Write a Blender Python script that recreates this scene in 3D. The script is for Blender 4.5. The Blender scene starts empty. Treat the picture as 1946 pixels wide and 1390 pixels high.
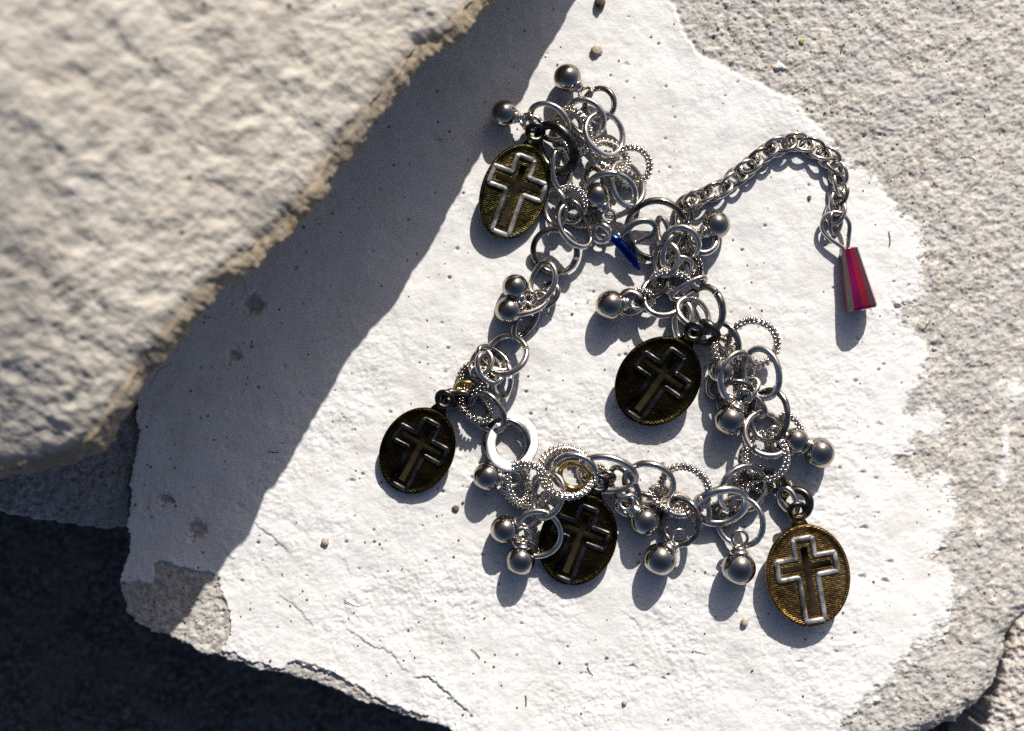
import bpy, bmesh, math, random
import numpy as np
from mathutils import Vector, Matrix
random.seed(4); rng = np.random.default_rng(7)
scene = bpy.context.scene
COL = scene.collection
# ---- units: positions are worked out in u, 1 u = 0.075 mm, and written in metres
S = 7.5e-5
D = 2600.0
CX, CY = 973.0, 695.0
SUN_EL = math.radians(32.5)
SUN_AZ = (-0.33, -1.0)            # way the light travels over the ground (x, y)

# ---------------------------------------------------------------- camera
cam_d = bpy.data.cameras.new('camera'); cam = bpy.data.objects.new('camera', cam_d)
COL.objects.link(cam); scene.camera = cam
cam.location = (0, 0, D * S)
cam_d.sensor_width = 36.0; cam_d.lens = 36.0 * D / 1946.0
cam_d.clip_start = 0.002; cam_d.clip_end = 50
cam_d.dof.use_dof = True
cam_d.dof.focus_distance = (D - 85) * S
cam_d.dof.aperture_fstop = 15.5

# ---------------------------------------------------------------- sky + sun
w = bpy.data.worlds.new('World'); scene.world = w; w.use_nodes = True
nt = w.node_tree
sky = nt.nodes.new('ShaderNodeTexSky'); sky.sky_type = 'NISHITA'; sky.sun_disc = False
sky.sun_elevation = SUN_EL
to_sun = Vector((-SUN_AZ[0], -SUN_AZ[1], 0)).normalized()
sky.sun_rotation = math.atan2(to_sun.x, to_sun.y)
sky.air_density = 0.45; sky.dust_density = 2.0; sky.ozone_density = 0.3
nt.nodes['Background'].inputs['Strength'].default_value = 0.078
nt.links.new(sky.outputs[0], nt.nodes['Background'].inputs['Color'])
sl = bpy.data.lights.new('sun', 'SUN'); sun = bpy.data.objects.new('sun', sl); COL.objects.link(sun)
sl.energy = 4.8; sl.angle = math.radians(0.5); sl.color = (1.0, 0.96, 0.90)
ldir = Vector((-to_sun.x * math.cos(SUN_EL), -to_sun.y * math.cos(SUN_EL), -math.sin(SUN_EL)))
sun.rotation_euler = ldir.to_track_quat('-Z', 'Y').to_euler()
scene.view_settings.view_transform = 'Standard'; scene.view_settings.look = 'None'
scene.view_settings.exposure = 0.25; scene.view_settings.gamma = 1.0
scene.render.engine = 'CYCLES'
scene.cycles.use_denoising = False
scene.cycles.caustics_reflective = False
scene.cycles.max_bounces = 8

# ---------------------------------------------------------------- numpy noise
def perlin(x, y, seed=0):
    r = np.random.default_rng(seed); a = r.uniform(0, 2 * np.pi, (256, 256))
    xi = np.floor(x).astype(np.int64); yi = np.floor(y).astype(np.int64)
    xf = x - xi; yf = y - yi
    def g(ix, iy, dx, dy):
        t = a[ix & 255, iy & 255]; return np.cos(t) * dx + np.sin(t) * dy
    u = xf ** 3 * (xf * (xf * 6 - 15) + 10); v = yf ** 3 * (yf * (yf * 6 - 15) + 10)
    n0 = g(xi, yi, xf, yf) * (1 - u) + g(xi + 1, yi, xf - 1, yf) * u
    n1 = g(xi, yi + 1, xf, yf - 1) * (1 - u) + g(xi + 1, yi + 1, xf - 1, yf - 1) * u
    return (n0 * (1 - v) + n1 * v) * 1.5
def fbm(x, y, lam, octv=3, seed=0, gain=.5):
    o = np.zeros(np.broadcast(x, y).shape); amp = 1
    for k in range(octv):
        o = o + amp * perlin(x / lam + 13.7 * k, y / lam + 7.1 * k, seed + k); lam /= 2.03; amp *= gain
    return o
def sstep(a, b, x):
    t = np.clip((x - a) / (b - a), 0, 1); return t * t * (3 - 2 * t)
def seg_dist(px, py, ax, ay, bx, by):
    dx, dy = bx - ax, by - ay; L = dx * dx + dy * dy + 1e-9
    t = np.clip(((px - ax) * dx + (py - ay) * dy) / L, 0, 1)
    return np.hypot(px - ax - t * dx, py - ay - t * dy), (px - ax) * dy - (py - ay) * dx, t
def poly_sd(px, py, poly):          # > 0 inside
    d = np.full(px.shape, 1e9); ins = np.zeros(px.shape, bool); n = len(poly)
    for i in range(n):
        ax, ay = poly[i]; bx, by = poly[(i + 1) % n]
        d = np.minimum(d, seg_dist(px, py, ax, ay, bx, by)[0])
        if ay != by:
            c = ((ay > py) != (by > py)) & (px < (bx - ax) * (py - ay) / (by - ay) + ax)
            ins ^= c
    return np.where(ins, d, -d)
def zb(px, py=None):                # macro height of the coated stone, falls away to the right
    return -0.00042 * np.maximum(0, px - 1430.0) ** 2
def W(px, py, zl=0.0):              # photo position + height above the stone -> u, world
    z = zb(px) + zl
    k = (D - z) / D
    return Vector(((px - CX) * k, (CY - py) * k, z))

# ---------------------------------------------------------------- mesh helpers
def np_mesh(name, V, F, attrs=None, smooth=True):
    me = bpy.data.meshes.new(name)
    V = np.asarray(V, np.float32) * S; F = np.asarray(F, np.int32)
    me.vertices.add(len(V)); me.vertices.foreach_set('co', V.ravel())
    me.loops.add(F.size); me.loops.foreach_set('vertex_index', F.ravel())
    me.polygons.add(len(F))
    me.polygons.foreach_set('loop_start', np.arange(0, F.size, F.shape[1], dtype=np.int32))
    me.polygons.foreach_set('loop_total', np.full(len(F), F.shape[1], dtype=np.int32))
    if smooth: me.polygons.foreach_set('use_smooth', np.ones(len(F), bool))
    for k, a in (attrs or {}).items():
        at = me.attributes.new(k, 'FLOAT', 'POINT'); at.data.foreach_set('value', np.asarray(a, np.float32))
    me.update(); me.validate(); return me
def grid_faces(ny, nx, keep=None, wrap=False):
    i = np.arange(ny * nx).reshape(ny, nx)
    if wrap: i = np.concatenate([i, i[:1]], 0)
    f = np.stack([i[:-1, :-1], i[:-1, 1:], i[1:, 1:], i[1:, :-1]], -1).reshape(-1, 4)
    return f if keep is None else f[keep.reshape(-1)]
def compact(V, F, A):
    u, inv = np.unique(F, return_inverse=True)
    return V[u], inv.reshape(F.shape), {k: a[u] for k, a in A.items()}
def link(name, me, mat=None, parent=None):
    o = bpy.data.objects.new(name, me); COL.objects.link(o)
    if parent is not None: o.parent = parent
    if mat is not None and not me.materials: me.materials.append(mat)
    return o
def tag(o, label, cat, group=None):
    o['label'] = label; o['category'] = cat
    if group: o['group'] = group
    return o
def pieces_to_mesh(name, parts, smooth=True):   # parts: list of (V list, F list)
    V = []; F = []
    for v, f in parts:
        b = len(V); V += [tuple(c * S for c in p) for p in v]; F += [tuple(i + b for i in q) for q in f]
    me = bpy.data.meshes.new(name); me.from_pydata(V, [], F); me.update()
    if smooth:
        for p in me.polygons: p.use_smooth = True
    return me

# ---------------------------------------------------------------- materials
def newmat(name):
    m = bpy.data.materials.new(name); m.use_nodes = True
    return m, m.node_tree, m.node_tree.nodes['Principled BSDF']
def N(nt, t, **kw):
    n = nt.nodes.new(t)
    for k, v in kw.items():
        if k in n.inputs: n.inputs[k].default_value = v
        else: setattr(n, k, v)
    return n
def coords(nt): return nt.nodes.new('ShaderNodeTexCoord').outputs['Object']
def noise(nt, co, lam, detail=3, rough=.5):
    n = N(nt, 'ShaderNodeTexNoise', Scale=1 / (lam * S), Detail=detail, Roughness=rough)
    nt.links.new(co, n.inputs['Vector']); return n.outputs['Fac']
def voro(nt, co, lam, feature='F1', out='Distance'):
    n = N(nt, 'ShaderNodeTexVoronoi', Scale=1 / (lam * S)); n.feature = feature
    nt.links.new(co, n.inputs['Vector']); return n.outputs[out]
def ramp(nt, fac, stops):
    n = nt.nodes.new('ShaderNodeValToRGB'); e = n.color_ramp.elements
    while len(e) < len(stops): e.new(.5)
    for i, (p, c) in enumerate(stops):
        e[i].position = p; e[i].color = (c[0], c[1], c[2], 1) if isinstance(c, tuple) else (c, c, c, 1)
    nt.links.new(fac, n.inputs[0]); return n.outputs[0]
def mix(nt, fac, a, b, mode='MIX'):
    n = nt.nodes.new('ShaderNodeMix'); n.data_type = 'RGBA'; n.blend_type = mode
    for sock, v in ((0, fac), (6, a), (7, b)):
        if hasattr(v, 'is_output'): nt.links.new(v, n.inputs[sock])
        elif sock == 0: n.inputs[0].default_value = v
        else: n.inputs[sock].default_value = (*v, 1)
    return n.outputs[2]
def math_(nt, op, a, b=0.0):
    n = nt.nodes.new('ShaderNodeMath'); n.operation = op
    for i, v in enumerate((a, b)):
        if hasattr(v, 'is_output'): nt.links.new(v, n.inputs[i])
        else: n.inputs[i].default_value = v
    return n.outputs[0]
def attr(nt, name):
    n = nt.nodes.new('ShaderNodeAttribute'); n.attribute_name = name; return n.outputs['Fac']
def bump(nt, bsdf, h, dist, strength=1.0):
    n = nt.nodes.new('ShaderNodeBump'); n.inputs['Distance'].default_value = dist * S; n.inputs['Strength'].default_value = strength
    nt.links.new(h, n.inputs['Height']); nt.links.new(n.outputs[0], bsdf.inputs['Normal']); return n

def granular(nt, co, dark, mid, light, tint, warm):
    n1 = noise(nt, co, 13, 5, .7); c = ramp(nt, n1, [(.28, dark), (.48, mid), (.72, light)])
    n2 = noise(nt, co, 90, 3, .5); c = mix(nt, ramp(nt, n2, [(.45, 0.0), (.62, .55)]), c, tint)
    n3 = noise(nt, co, 34, 2, .5); c = mix(nt, ramp(nt, n3, [(.6, 0.0), (.7, .5)]), c, warm)
    v = voro(nt, co, 26); c = mix(nt, ramp(nt, v, [(.10, .75), (.2, 0.0)]), c, dark)
    return c
def mat_tile():
    m, nt, b = newmat('lime_coated_stone'); co = coords(nt)
    coat = ramp(nt, noise(nt, co, 120, 4, .6), [(.28, (.69, .67, .635)), (.5, (.79, .78, .755)), (.75, (.85, .84, .82))])
    coat = mix(nt, ramp(nt, noise(nt, co, 420, 3, .5), [(.42, .0), (.62, .5)]), coat, (.74, .725, .70))
    coat = mix(nt, ramp(nt, noise(nt, co, 55, 5, .7), [(.60, .0), (.72, .45)]), coat, (.60, .575, .535))
    coat = mix(nt, ramp(nt, noise(nt, co, 12, 3, .6), [(.3, .35), (.5, 0.0)]), coat, (.62, .60, .57))
    # tiny specks of dirt and rust
    v = voro(nt, co, 30); gate = noise(nt, co, 70, 1)
    f = math_(nt, 'MULTIPLY', ramp(nt, v, [(.05, 1.0), (.09, 0.0)]), ramp(nt, gate, [(.50, 0.0), (.56, 1.0)]))
    coat = mix(nt, f, coat, (.09, .06, .05))
    stone = granular(nt, co, (.19, .17, .15), (.47, .44, .40), (.67, .64, .595), (.41, .40, .38), (.48, .41, .34))
    msk = attr(nt, 'coat')
    c = mix(nt, msk, stone, coat)
    c = mix(nt, attr(nt, 'grime'), c, (.30, .29, .27))
    nt.links.new(c, b.inputs['Base Color']); b.inputs['Roughness'].default_value = .92
    b.inputs['Specular IOR Level'].default_value = .25
    h = math_(nt, 'ADD', noise(nt, co, 7, 4, .65), math_(nt, 'MULTIPLY', noise(nt, co, 3, 2, .5), .35))
    bump(nt, b, h, 2.0, .48)
    return m
def mat_slab():
    m, nt, b = newmat('cream_limestone'); co = coords(nt)
    c = ramp(nt, noise(nt, co, 110, 4, .6), [(.3, (.45, .405, .345)), (.5, (.53, .485, .415)), (.72, (.585, .54, .475))])
    c = mix(nt, ramp(nt, noise(nt, co, 60, 2, .5), [(.58, 0.0), (.72, .22)]), c, (.38, .36, .335))
    v = voro(nt, co, 46); g = noise(nt, co, 150, 1)
    c = mix(nt, math_(nt, 'MULTIPLY', ramp(nt, v, [(.07, .9), (.13, 0.0)]), ramp(nt, g, [(.5, 0.0), (.56, 1.0)])), c, (.13, .08, .05))
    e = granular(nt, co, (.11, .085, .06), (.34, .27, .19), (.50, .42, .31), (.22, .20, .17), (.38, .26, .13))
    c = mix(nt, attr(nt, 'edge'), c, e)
    nt.links.new(c, b.inputs['Base Color']); b.inputs['Roughness'].default_value = .9
    b.inputs['Specular IOR Level'].default_value = .25
    bump(nt, b, noise(nt, co, 9, 4, .6), 3.0, .6)
    return m
def mat_rock(name, dark, mid, light, tint, warm, bd=3.5):
    m, nt, b = newmat(name); co = coords(nt)
    nt.links.new(granular(nt, co, dark, mid, light, tint, warm), b.inputs['Base Color'])
    b.inputs['Roughness'].default_value = .95; b.inputs['Specular IOR Level'].default_value = .2
    bump(nt, b, noise(nt, co, 9, 4, .65), bd, .8); return m
def mat_metal(name, base, base2, rough, rough2, lam=30, bd=.25, metallic=1.0, lobe=.27, lw=.16):
    m, nt, b = newmat(name); co = coords(nt)
    n = noise(nt, co, lam, 4, .6)
    nt.links.new(ramp(nt, n, [(.35, base2), (.6, base)]), b.inputs['Base Color'])
    nt.links.new(ramp(nt, noise(nt, co, lam * .5, 3), [(.35, rough), (.7, rough2)]), b.inputs['Roughness'])
    b.inputs['Metallic'].default_value = metallic; b.inputs['Specular Tint'].default_value = (1.0, .98, .95, 1)
    bn = bump(nt, b, noise(nt, co, 14, 2), bd, .6)
    if lobe:
        g = nt.nodes.new('ShaderNodeBsdfAnisotropic'); g.inputs['Roughness'].default_value = lobe
        nt.links.new(b.inputs['Base Color'].links[0].from_socket, g.inputs['Color']); nt.links.new(bn.outputs[0], g.inputs['Normal'])
        ms = nt.nodes.new('ShaderNodeMixShader'); ms.inputs[0].default_value = lw
        nt.links.new(b.outputs[0], ms.inputs[1]); nt.links.new(g.outputs[0], ms.inputs[2])
        nt.links.new(ms.outputs[0], nt.nodes['Material Output'].inputs['Surface'])
    return m
M = {}
M['tile'] = mat_tile(); M['slab'] = mat_slab()
M['block'] = mat_rock('grey_concrete', (.10, .10, .105), (.40, .40, .41), (.62, .61, .60), (.33, .34, .37), (.42, .33, .23))
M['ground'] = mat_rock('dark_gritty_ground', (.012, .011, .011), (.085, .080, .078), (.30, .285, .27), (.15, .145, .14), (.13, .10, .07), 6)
M['gravel'] = mat_rock('pale_gravel', (.30, .26, .22), (.55, .50, .45), (.75, .71, .66), (.52, .48, .45), (.58, .42, .33))
M['silver'] = mat_metal('polished_silver', (.84, .775, .69), (.38, .345, .30), .07, .20, lobe=.24, lw=.36)
M['oxid'] = mat_metal('oxidised_silver', (.42, .385, .34), (.07, .06, .05), .08, .24, lobe=.24, lw=.34)
M['ball'] = mat_metal('ball_silver', (.48, .44, .39), (.30, .275, .245), .02, .05, 60, .10, lobe=.22, lw=.30)
M['gold'] = mat_metal('worn_brass', (.72, .50, .20), (.38, .25, .08), .2, .35)
M['white'] = mat_metal('bright_flat_silver', (.93, .92, .90), (.85, .84, .82), .30, .42)
def mat_medal(name, c1, c2, c3, ang=0.0, metallic=1.0, rough=.36):
    m, nt, b = newmat(name); co = coords(nt)
    c = ramp(nt, noise(nt, co, 45, 4, .6), [(.32, c1), (.5, c2), (.70, c3)])
    nt.links.new(c, b.inputs['Base Color']); b.inputs['Metallic'].default_value = metallic
    b.inputs['Roughness'].default_value = rough
    mp = nt.nodes.new('ShaderNodeMapping'); nt.links.new(co, mp.inputs['Vector']); mp.inputs['Rotation'].default_value = (0, 0, ang)
    wv = nt.nodes.new('ShaderNodeTexWave'); wv.wave_type = 'BANDS'; wv.bands_direction = 'Y'
    wv.inputs['Scale'].default_value = .314 / (3.6 * S); wv.inputs['Distortion'].default_value = 4.0
    wv.inputs['Detail'].default_value = 3; wv.inputs['Detail Scale'].default_value = 2.0
    nt.links.new(mp.outputs[0], wv.inputs['Vector'])
    h = math_(nt, 'ADD', wv.outputs['Fac'], math_(nt, 'ADD', math_(nt, 'MULTIPLY', noise(nt, co, 8, 3), 1.0), math_(nt, 'MULTIPLY', noise(nt, co, 34, 2), 5.0)))
    bump(nt, b, h, .8, .6); return m
M['medal_brown'] = mat_medal('brown_aged_bronze', (.05, .032, .012), (.155, .095, .034), (.27, .175, .075))
M['medal_green'] = mat_medal('green_brown_aged_bronze', (.010, .014, .010), (.040, .034, .012), (.12, .088, .028))
M['medal_black'] = mat_medal('bronze_dark_reflection', (.005, .004, .003), (.022, .016, .006), (.05, .036, .012))  # darker copy of the bronze, its dark sky reflection put into the colour
M['outline'] = mat_metal('worn_grey_edge', (.50, .48, .45), (.10, .09, .075), .4, .6, 24, 1.4, .55)
M['clasp'] = mat_metal('painted_sky_blue_metal', (.02, .06, .34), (.008, .02, .12), .06, .15)  # blue reflection of the sky put into the metal's base colour
M['outline_dark'] = mat_metal('dark_edge_painted_glints', (.13, .122, .11), (.004, .004, .003), .22, .5, 44, 1.2)  # broken glints painted as lighter patches on a dark edge
M['recess_shade'] = mat_metal('painted_recess_shade', (.022, .016, .008), (.006, .005, .003), .8, .9, 20, .6, 0.0, 0)  # matt black standing in for the shade inside the cross
M['recess_shade'].node_tree.nodes['Principled BSDF'].inputs['Specular IOR Level'].default_value = .08
M['bail_dark'] = mat_metal('black_oxidised_wire', (.10, .095, .08), (.02, .02, .018), .25, .4, 30, .4)
def mat_glass():
    m, nt, b = newmat('red_glass'); co = coords(nt)
    b.inputs['Roughness'].default_value = .03
    b.inputs['Transmission Weight'].default_value = .72; b.inputs['IOR'].default_value = 1.6
    b.inputs['Coat Weight'].default_value = 1.0; b.inputs['Coat Roughness'].default_value = .05; b.inputs['Coat IOR'].default_value = 1.55
    b.inputs['Coat Tint'].default_value = (1.0, .35, .75, 1)
    nt.links.new(ramp(nt, noise(nt, co, 60, 2), [(.35, (.30, .001, .010)), (.65, (.50, .003, .05))]), b.inputs['Base Color'])
    return m
M['red'] = mat_glass()
def mat_facet(name, col, metal, rough):
    m, nt, b = newmat(name); b.inputs['Roughness'].default_value = rough; b.inputs['Metallic'].default_value = metal
    co = coords(nt); nt.links.new(ramp(nt, noise(nt, co, 70, 3), [(.35, tuple(c * .45 for c in col)), (.65, col)]), b.inputs['Base Color'])
    b.inputs['Coat Weight'].default_value = 1.0; b.inputs['Coat Roughness'].default_value = .03; return m
M['facet_magenta'] = mat_facet('magenta_reflection_glass', (.50, .012, .17), .55, .12)  # reflections of single facets put into these three glass colours
M['facet_dark'] = mat_facet('dark_ruby_glass', (.05, .001, .006), .2, .05)
M['facet_ruby'] = mat_facet('ruby_glass', (.32, .002, .022), .3, .1)

# ================================================================ THE STONES
# ---- ground far below the coated stone
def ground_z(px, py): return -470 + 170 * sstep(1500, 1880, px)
def build_ground():
    xs = np.concatenate([np.linspace(-9000, -500, 30), np.arange(-480, 1700, 9), np.arange(1704, 2300, 4), np.linspace(2350, 12000, 30)])
    ys = np.concatenate([np.linspace(-9000, 500, 40), np.arange(520, 1750, 6), np.linspace(1790, 11000, 30)])
    X, Y = np.meshgrid(xs, ys)
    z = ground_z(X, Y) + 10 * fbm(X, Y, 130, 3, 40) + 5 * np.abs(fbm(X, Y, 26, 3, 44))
    V = np.stack([X - CX, CY - Y, z], -1).reshape(-1, 3)
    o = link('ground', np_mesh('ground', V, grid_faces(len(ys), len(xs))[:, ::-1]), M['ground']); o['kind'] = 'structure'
build_ground()

def pebble_geo(r, seed, flat=.6, sub=1):
    bm = bmesh.new(); bmesh.ops.create_icosphere(bm, subdivisions=sub, radius=1)
    rr = random.Random(seed); ax = (rr.uniform(.7, 1.2), rr.uniform(.7, 1.2), flat * rr.uniform(.8, 1.2))
    v = []
    for q in bm.verts:
        k = r * rr.uniform(.78, 1.15); v.append(Vector((q.co.x * ax[0] * k, q.co.y * ax[1] * k, q.co.z * ax[2] * k)))
    f = [tuple(x.index for x in p.verts) for p in bm.faces]; bm.free(); return v, f
def scatter(name, n, region, rad, mat, zf, flat=.6):
    parts = []; k = 0; tries = 0
    while k < n and tries < n * 60:
        tries += 1
        px = random.uniform(region[0], region[2]); py = random.uniform(region[1], region[3])
        r = random.uniform(*rad) * random.uniform(.5, 1)
        p = zf(px, py)
        if p is None: continue
        v, f = pebble_geo(r, tries, flat); rot = Matrix.Rotation(random.uniform(0, 6.3), 3, 'Z')
        parts.append(([rot @ q + p + Vector((0, 0, r * .15)) for q in v], f)); k += 1
    o = link(name, pieces_to_mesh(name, parts, False), mat); o['kind'] = 'stuff'; return o
def _gz(px, py):
    return Vector((px - CX, CY - py, float(ground_z(np.array(px), 0)) + 6))

def build_neighbour():
    poly = [(1930, 1180), (2060, 1060), (2500, 800), (2700, 1700), (1790, 1750), (1862, 1420), (1880, 1365), (1896, 1320), (1905, 1280), (1912, 1240)]
    xs = np.concatenate([np.arange(1770, 2010, 2.4), np.arange(2015, 2720, 14)]); ys = np.concatenate([np.arange(790, 1100, 12), np.arange(1104, 1460, 2.4), np.arange(1470, 1770, 12)])
    X, Y = np.meshgrid(xs, ys)
    sd = poly_sd(X, Y, poly) + 4 * fbm(X, Y, 26, 3, 205) + 2 * fbm(X, Y, 8, 2, 206)
    z = -132 + 5 * fbm(X, Y, 20, 4, 190, .65) + 3.5 * np.abs(fbm(X, Y, 10, 2, 193))
    q = np.clip(1 - sd / 12, 0, 1); z -= 12 * (1 - np.sqrt(np.maximum(0, 1 - q * q * .98))) + sstep(0, -9, sd) * 300
    k = (D + 132) / D
    V = np.stack([(X - CX) * k, (CY - Y) * k, z], -1).reshape(-1, 3)
    keep = sd > -16; kf = keep[:-1, :-1] | keep[1:, 1:]
    v, f, a = compact(V, grid_faces(*X.shape, kf)[:, ::-1], {})
    tag(link('gritty_stone', np_mesh('gritty_stone', v, f), M['gravel']), 'pinkish gritty stone beyond the dark gap at the bottom right corner', 'stone')
build_neighbour()

# ---- coated stone (the surface under the bracelet)
TILE = [(258, 790), (266, 820), (258, 860), (250, 905), (246, 940), (243, 1000), (246, 1040), (234, 1080), (229, 1105), (230, 1130), (240, 1150), (238, 1165), (262, 1182),
        (285, 1203), (320, 1212), (380, 1240), (430, 1252), (480, 1270), (540, 1282), (600, 1300), (660, 1325), (740, 1352), (820, 1378), (870, 1394), (960, 1432),
        (1150, 1480), (1400, 1485), (1560, 1455), (1700, 1420), (1790, 1391), (1850, 1358), (1890, 1320), (1908, 1285), (1917, 1240), (1924, 1210), (1948, 1180),
        (2010, 1120), (2150, 1000), (2320, 700), (2250, -200), (1900, -680), (1000, -700), (600, -300), (420, 200), (330, 450), (285, 640), (262, 765)]
COAT = [(1150, -900), (1190, -300), (1235, -120), (1272, 0), (1300, 62), (1330, 110), (1420, 150), (1510, 195), (1560, 250), (1600, 300), (1640, 330), (1700, 390), (1742, 440),
        (1750, 516), (1753, 557), (1706, 582), (1722, 620), (1763, 652), (1760, 690), (1728, 753), (1722, 788), (1753, 785), (1775, 769), (1794, 800), (1791, 829),
        (1735, 818), (1728, 864), (1690, 873), (1722, 902), (1760, 915), (1794, 902), (1808, 937), (1816, 990), (1804, 1029), (1768, 1052), (1768, 1069), (1811, 1086),
        (1809, 1162), (1785, 1185), (1788, 1211), (1738, 1228), (1735, 1254), (1699, 1261), (1685, 1297), (1632, 1337), (1599, 1360), (1590, 1410), (1540, 1600),
        (800, 1600), (812, 1362), (748, 1340), (705, 1319), (640, 1283), (629, 1278), (582, 1266), (556, 1258), (536, 1268), (480, 1257), (425, 1235), (438, 1197), (437, 1165),
        (420, 1122), (415, 1092), (385, 1087), (345, 1076), (310, 1063), (294, 1075), (290, 1107), (250, 1107), (180, 1103), (120, 700), (300, -900)]
LEDGES = [([(476, 990), (500, 1005), (530, 1030), (552, 1050)], 3.5, 26), ([(787, 1288), (812, 1283), (841, 1306), (874, 1338), (899, 1358)], 7, 38),
          ([(647, 1180), (662, 1197), (712, 1230), (745, 1238), (762, 1266), (783, 1279)], 3.5, 34), ([(520, 1120), (560, 1150), (590, 1180), (600, 1200)], 3, 20),
          ([(560, 1250), (566, 1255), (590, 1262), (625, 1275), (660, 1292)], 5, 30), ([(415, 1030), (440, 1060), (450, 1062)], 3, 24),
          ([(640, 1050), (660, 1070), (664, 1095)], 2, 20), ([(1180, 700 + 460), (1205, 1178), (1222, 1200)], 2.5, 20),
          ([(1500, 1180), (1540, 1200), (1600, 1205)], 2.5, 26), ([(1640, 560), (1655, 590), (1662, 602)], 3.5, 14),
          ([(330, 690), (300, 705), (285, 740)], 4, 40), ([(455, 500), (470, 560), (520, 600)], 3, 30), ([(300, 640), (390, 640), (470, 660)], 3, 30)]
PITS = [(483, 578, 24, 8), (446, 674, 15, 5), (316, 948, 15, 5), (374, 1006, 22, 7), (430, 850, 8, 3), (365, 1025, 10, 3), (456, 962, 10, 3), (833, 267, 7, 5), (560, 510, 7, 5), (668, 916, 8, 3),
        (1640, 1006, 10, 5), (1690, 1070, 8, 4), (1638, 1098, 9, 5), (1680, 1105, 9, 5), (1588, 1240, 6, 3), (1704, 584, 8, 5), (1625, 725, 6, 5), (1590, 727, 4, 3), (1670, 808, 9, 3),
        (1664, 911, 7, 4), (1638, 898, 6, 3), (1665, 1306, 8, 4), (1665, 1340, 10, 4), (1190, 125, 9, 2.5), (1145, 370, 5, 3), (1520, 1260, 8, 3), (1200, 1267, 8, 4), (1260, 1290, 5, 4)]
def build_tile():
    st = 2.15
    xs = np.concatenate([np.arange(200, 1990, st), np.arange(1996, 2360, 10)])
    ys = np.concatenate([np.arange(-720, -30, 10), np.arange(-24, 1420, st), np.arange(1424, 1510, 5)])
    X, Y = np.meshgrid(xs, ys)
    rag = 5 * fbm(X, Y, 34, 3, 5) + 2.2 * fbm(X, Y, 9, 2, 9)
    sd = poly_sd(X, Y, TILE) + rag
    far = sstep(1500, 1750, X)
    sc = poly_sd(X, Y, COAT) + (4 + 8 * far) * fbm(X, Y, 42, 4, 15, .62) + (2.5 + 9 * far) * fbm(X, Y, 11, 3, 18, .65)
    wdt = 1.8 + 12 * far + 4 * sstep(1250, 1400, X) * (1 - far)
    for (a_, b_, rx, ry) in [(1926, 742, 20, 26), (1912, 850, 8, 44), (1905, 905, 9, 20), (1860, 1010, 10, 14), (1478, 128, 12, 8), (1830, 1120, 12, 9), (1660, 1330, 16, 8)]:
        sc = np.maximum(sc, (1 - np.hypot((X - a_) / rx, (Y - b_) / ry)) * 12 - 3 + 8 * fbm(X, Y, 11, 3, 150))
    coat = sstep(-wdt, wdt, sc)
    # worn spots in the coating
    grime = np.zeros_like(X)
    for (a, b, r, h) in PITS[:4]:
        dd = np.hypot(X - a, (Y - b)) + 9 * fbm(X, Y, 14, 3, 60)
        coat *= 1 - .85 * sstep(r * 1.05, r * .55, dd)
    # height
    lump = 3.0 * fbm(X, Y, 260, 2, 1) + 1.7 * fbm(X, Y, 75, 3, 2)
    g = fbm(X, Y, 14, 3, 3, .6)
    calm = 1 - .55 * sstep(430, 250, Y) * sstep(1500, 1200, X)            # smoother plaster at the top
    lit = .55 + .45 * sstep(400, 1100, Y)
    vary = np.clip(.75 + .8 * fbm(X, Y, 150, 2, 140), .25, 1.35)
    zc = lump + calm * lit * vary * .8 * (1.1 * g + .8 * fbm(X, Y, 6.5, 2, 11) + 1.3 * fbm(X, Y, 38, 2, 12)) + 3.2
    n = fbm(X, Y, 21, 4, 21, .7)
    zs = lump + 2.7 * n - 1.5 * np.abs(fbm(X, Y, 11, 2, 26)) + 1.0 + 3 * fbm(X, Y, 60, 2, 33) * far
    z = zs * (1 - coat) + zc * coat
    # coating lifts and thickens a little at its broken edge
    z += coat * 2.2 * np.exp(-np.maximum(sc, 0) / 16) * (1 - .6 * far)
    for pts, H, L in LEDGES:
        H = H * .5
        for (a, b) in zip(pts[:-1], pts[1:]):
            pass
        best = np.full(X.shape, 1e9); side = np.zeros(X.shape); along = np.zeros(X.shape); tot = len(pts) - 1
        sel = (X > min(p[0] for p in pts) - 4 * L) & (X < max(p[0] for p in pts) + 4 * L) & (Y > min(p[1] for p in pts) - 4 * L) & (Y < max(p[1] for p in pts) + 4 * L)
        x_, y_ = X[sel] + 3 * fbm(X[sel], Y[sel], 16, 2, 71), Y[sel] + 3 * fbm(X[sel], Y[sel], 16, 2, 72)
        bb = best[sel]; ss = side[sel]; tt = along[sel]
        for i, (a, b) in enumerate(zip(pts[:-1], pts[1:])):
            d, s, t = seg_dist(x_, y_, a[0], a[1], b[0], b[1]); q = d < bb
            bb = np.where(q, d, bb); ss = np.where(q, s, ss); tt = np.where(q, (i + t) / tot, tt)
        up = (ss > 0)
        fade = np.sin(np.clip(tt, 0, 1) * np.pi) ** .5
        add = H * fade * np.exp(-bb / L) * np.where(up, 1, 0) - H * .5 * fade * np.exp(-bb / 3.5) * np.where(up, 0, 1)
        z[sel] += add
    for (a, b, r, h) in PITS:
        dd = np.hypot(X - a, (Y - b) * 1.25) * (1 + .35 * perlin(X / 9, Y / 9, 81))
        z -= h * sstep(r, r * .4, dd)
    r2 = np.random.default_rng(3)                                        # many pinholes
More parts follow.
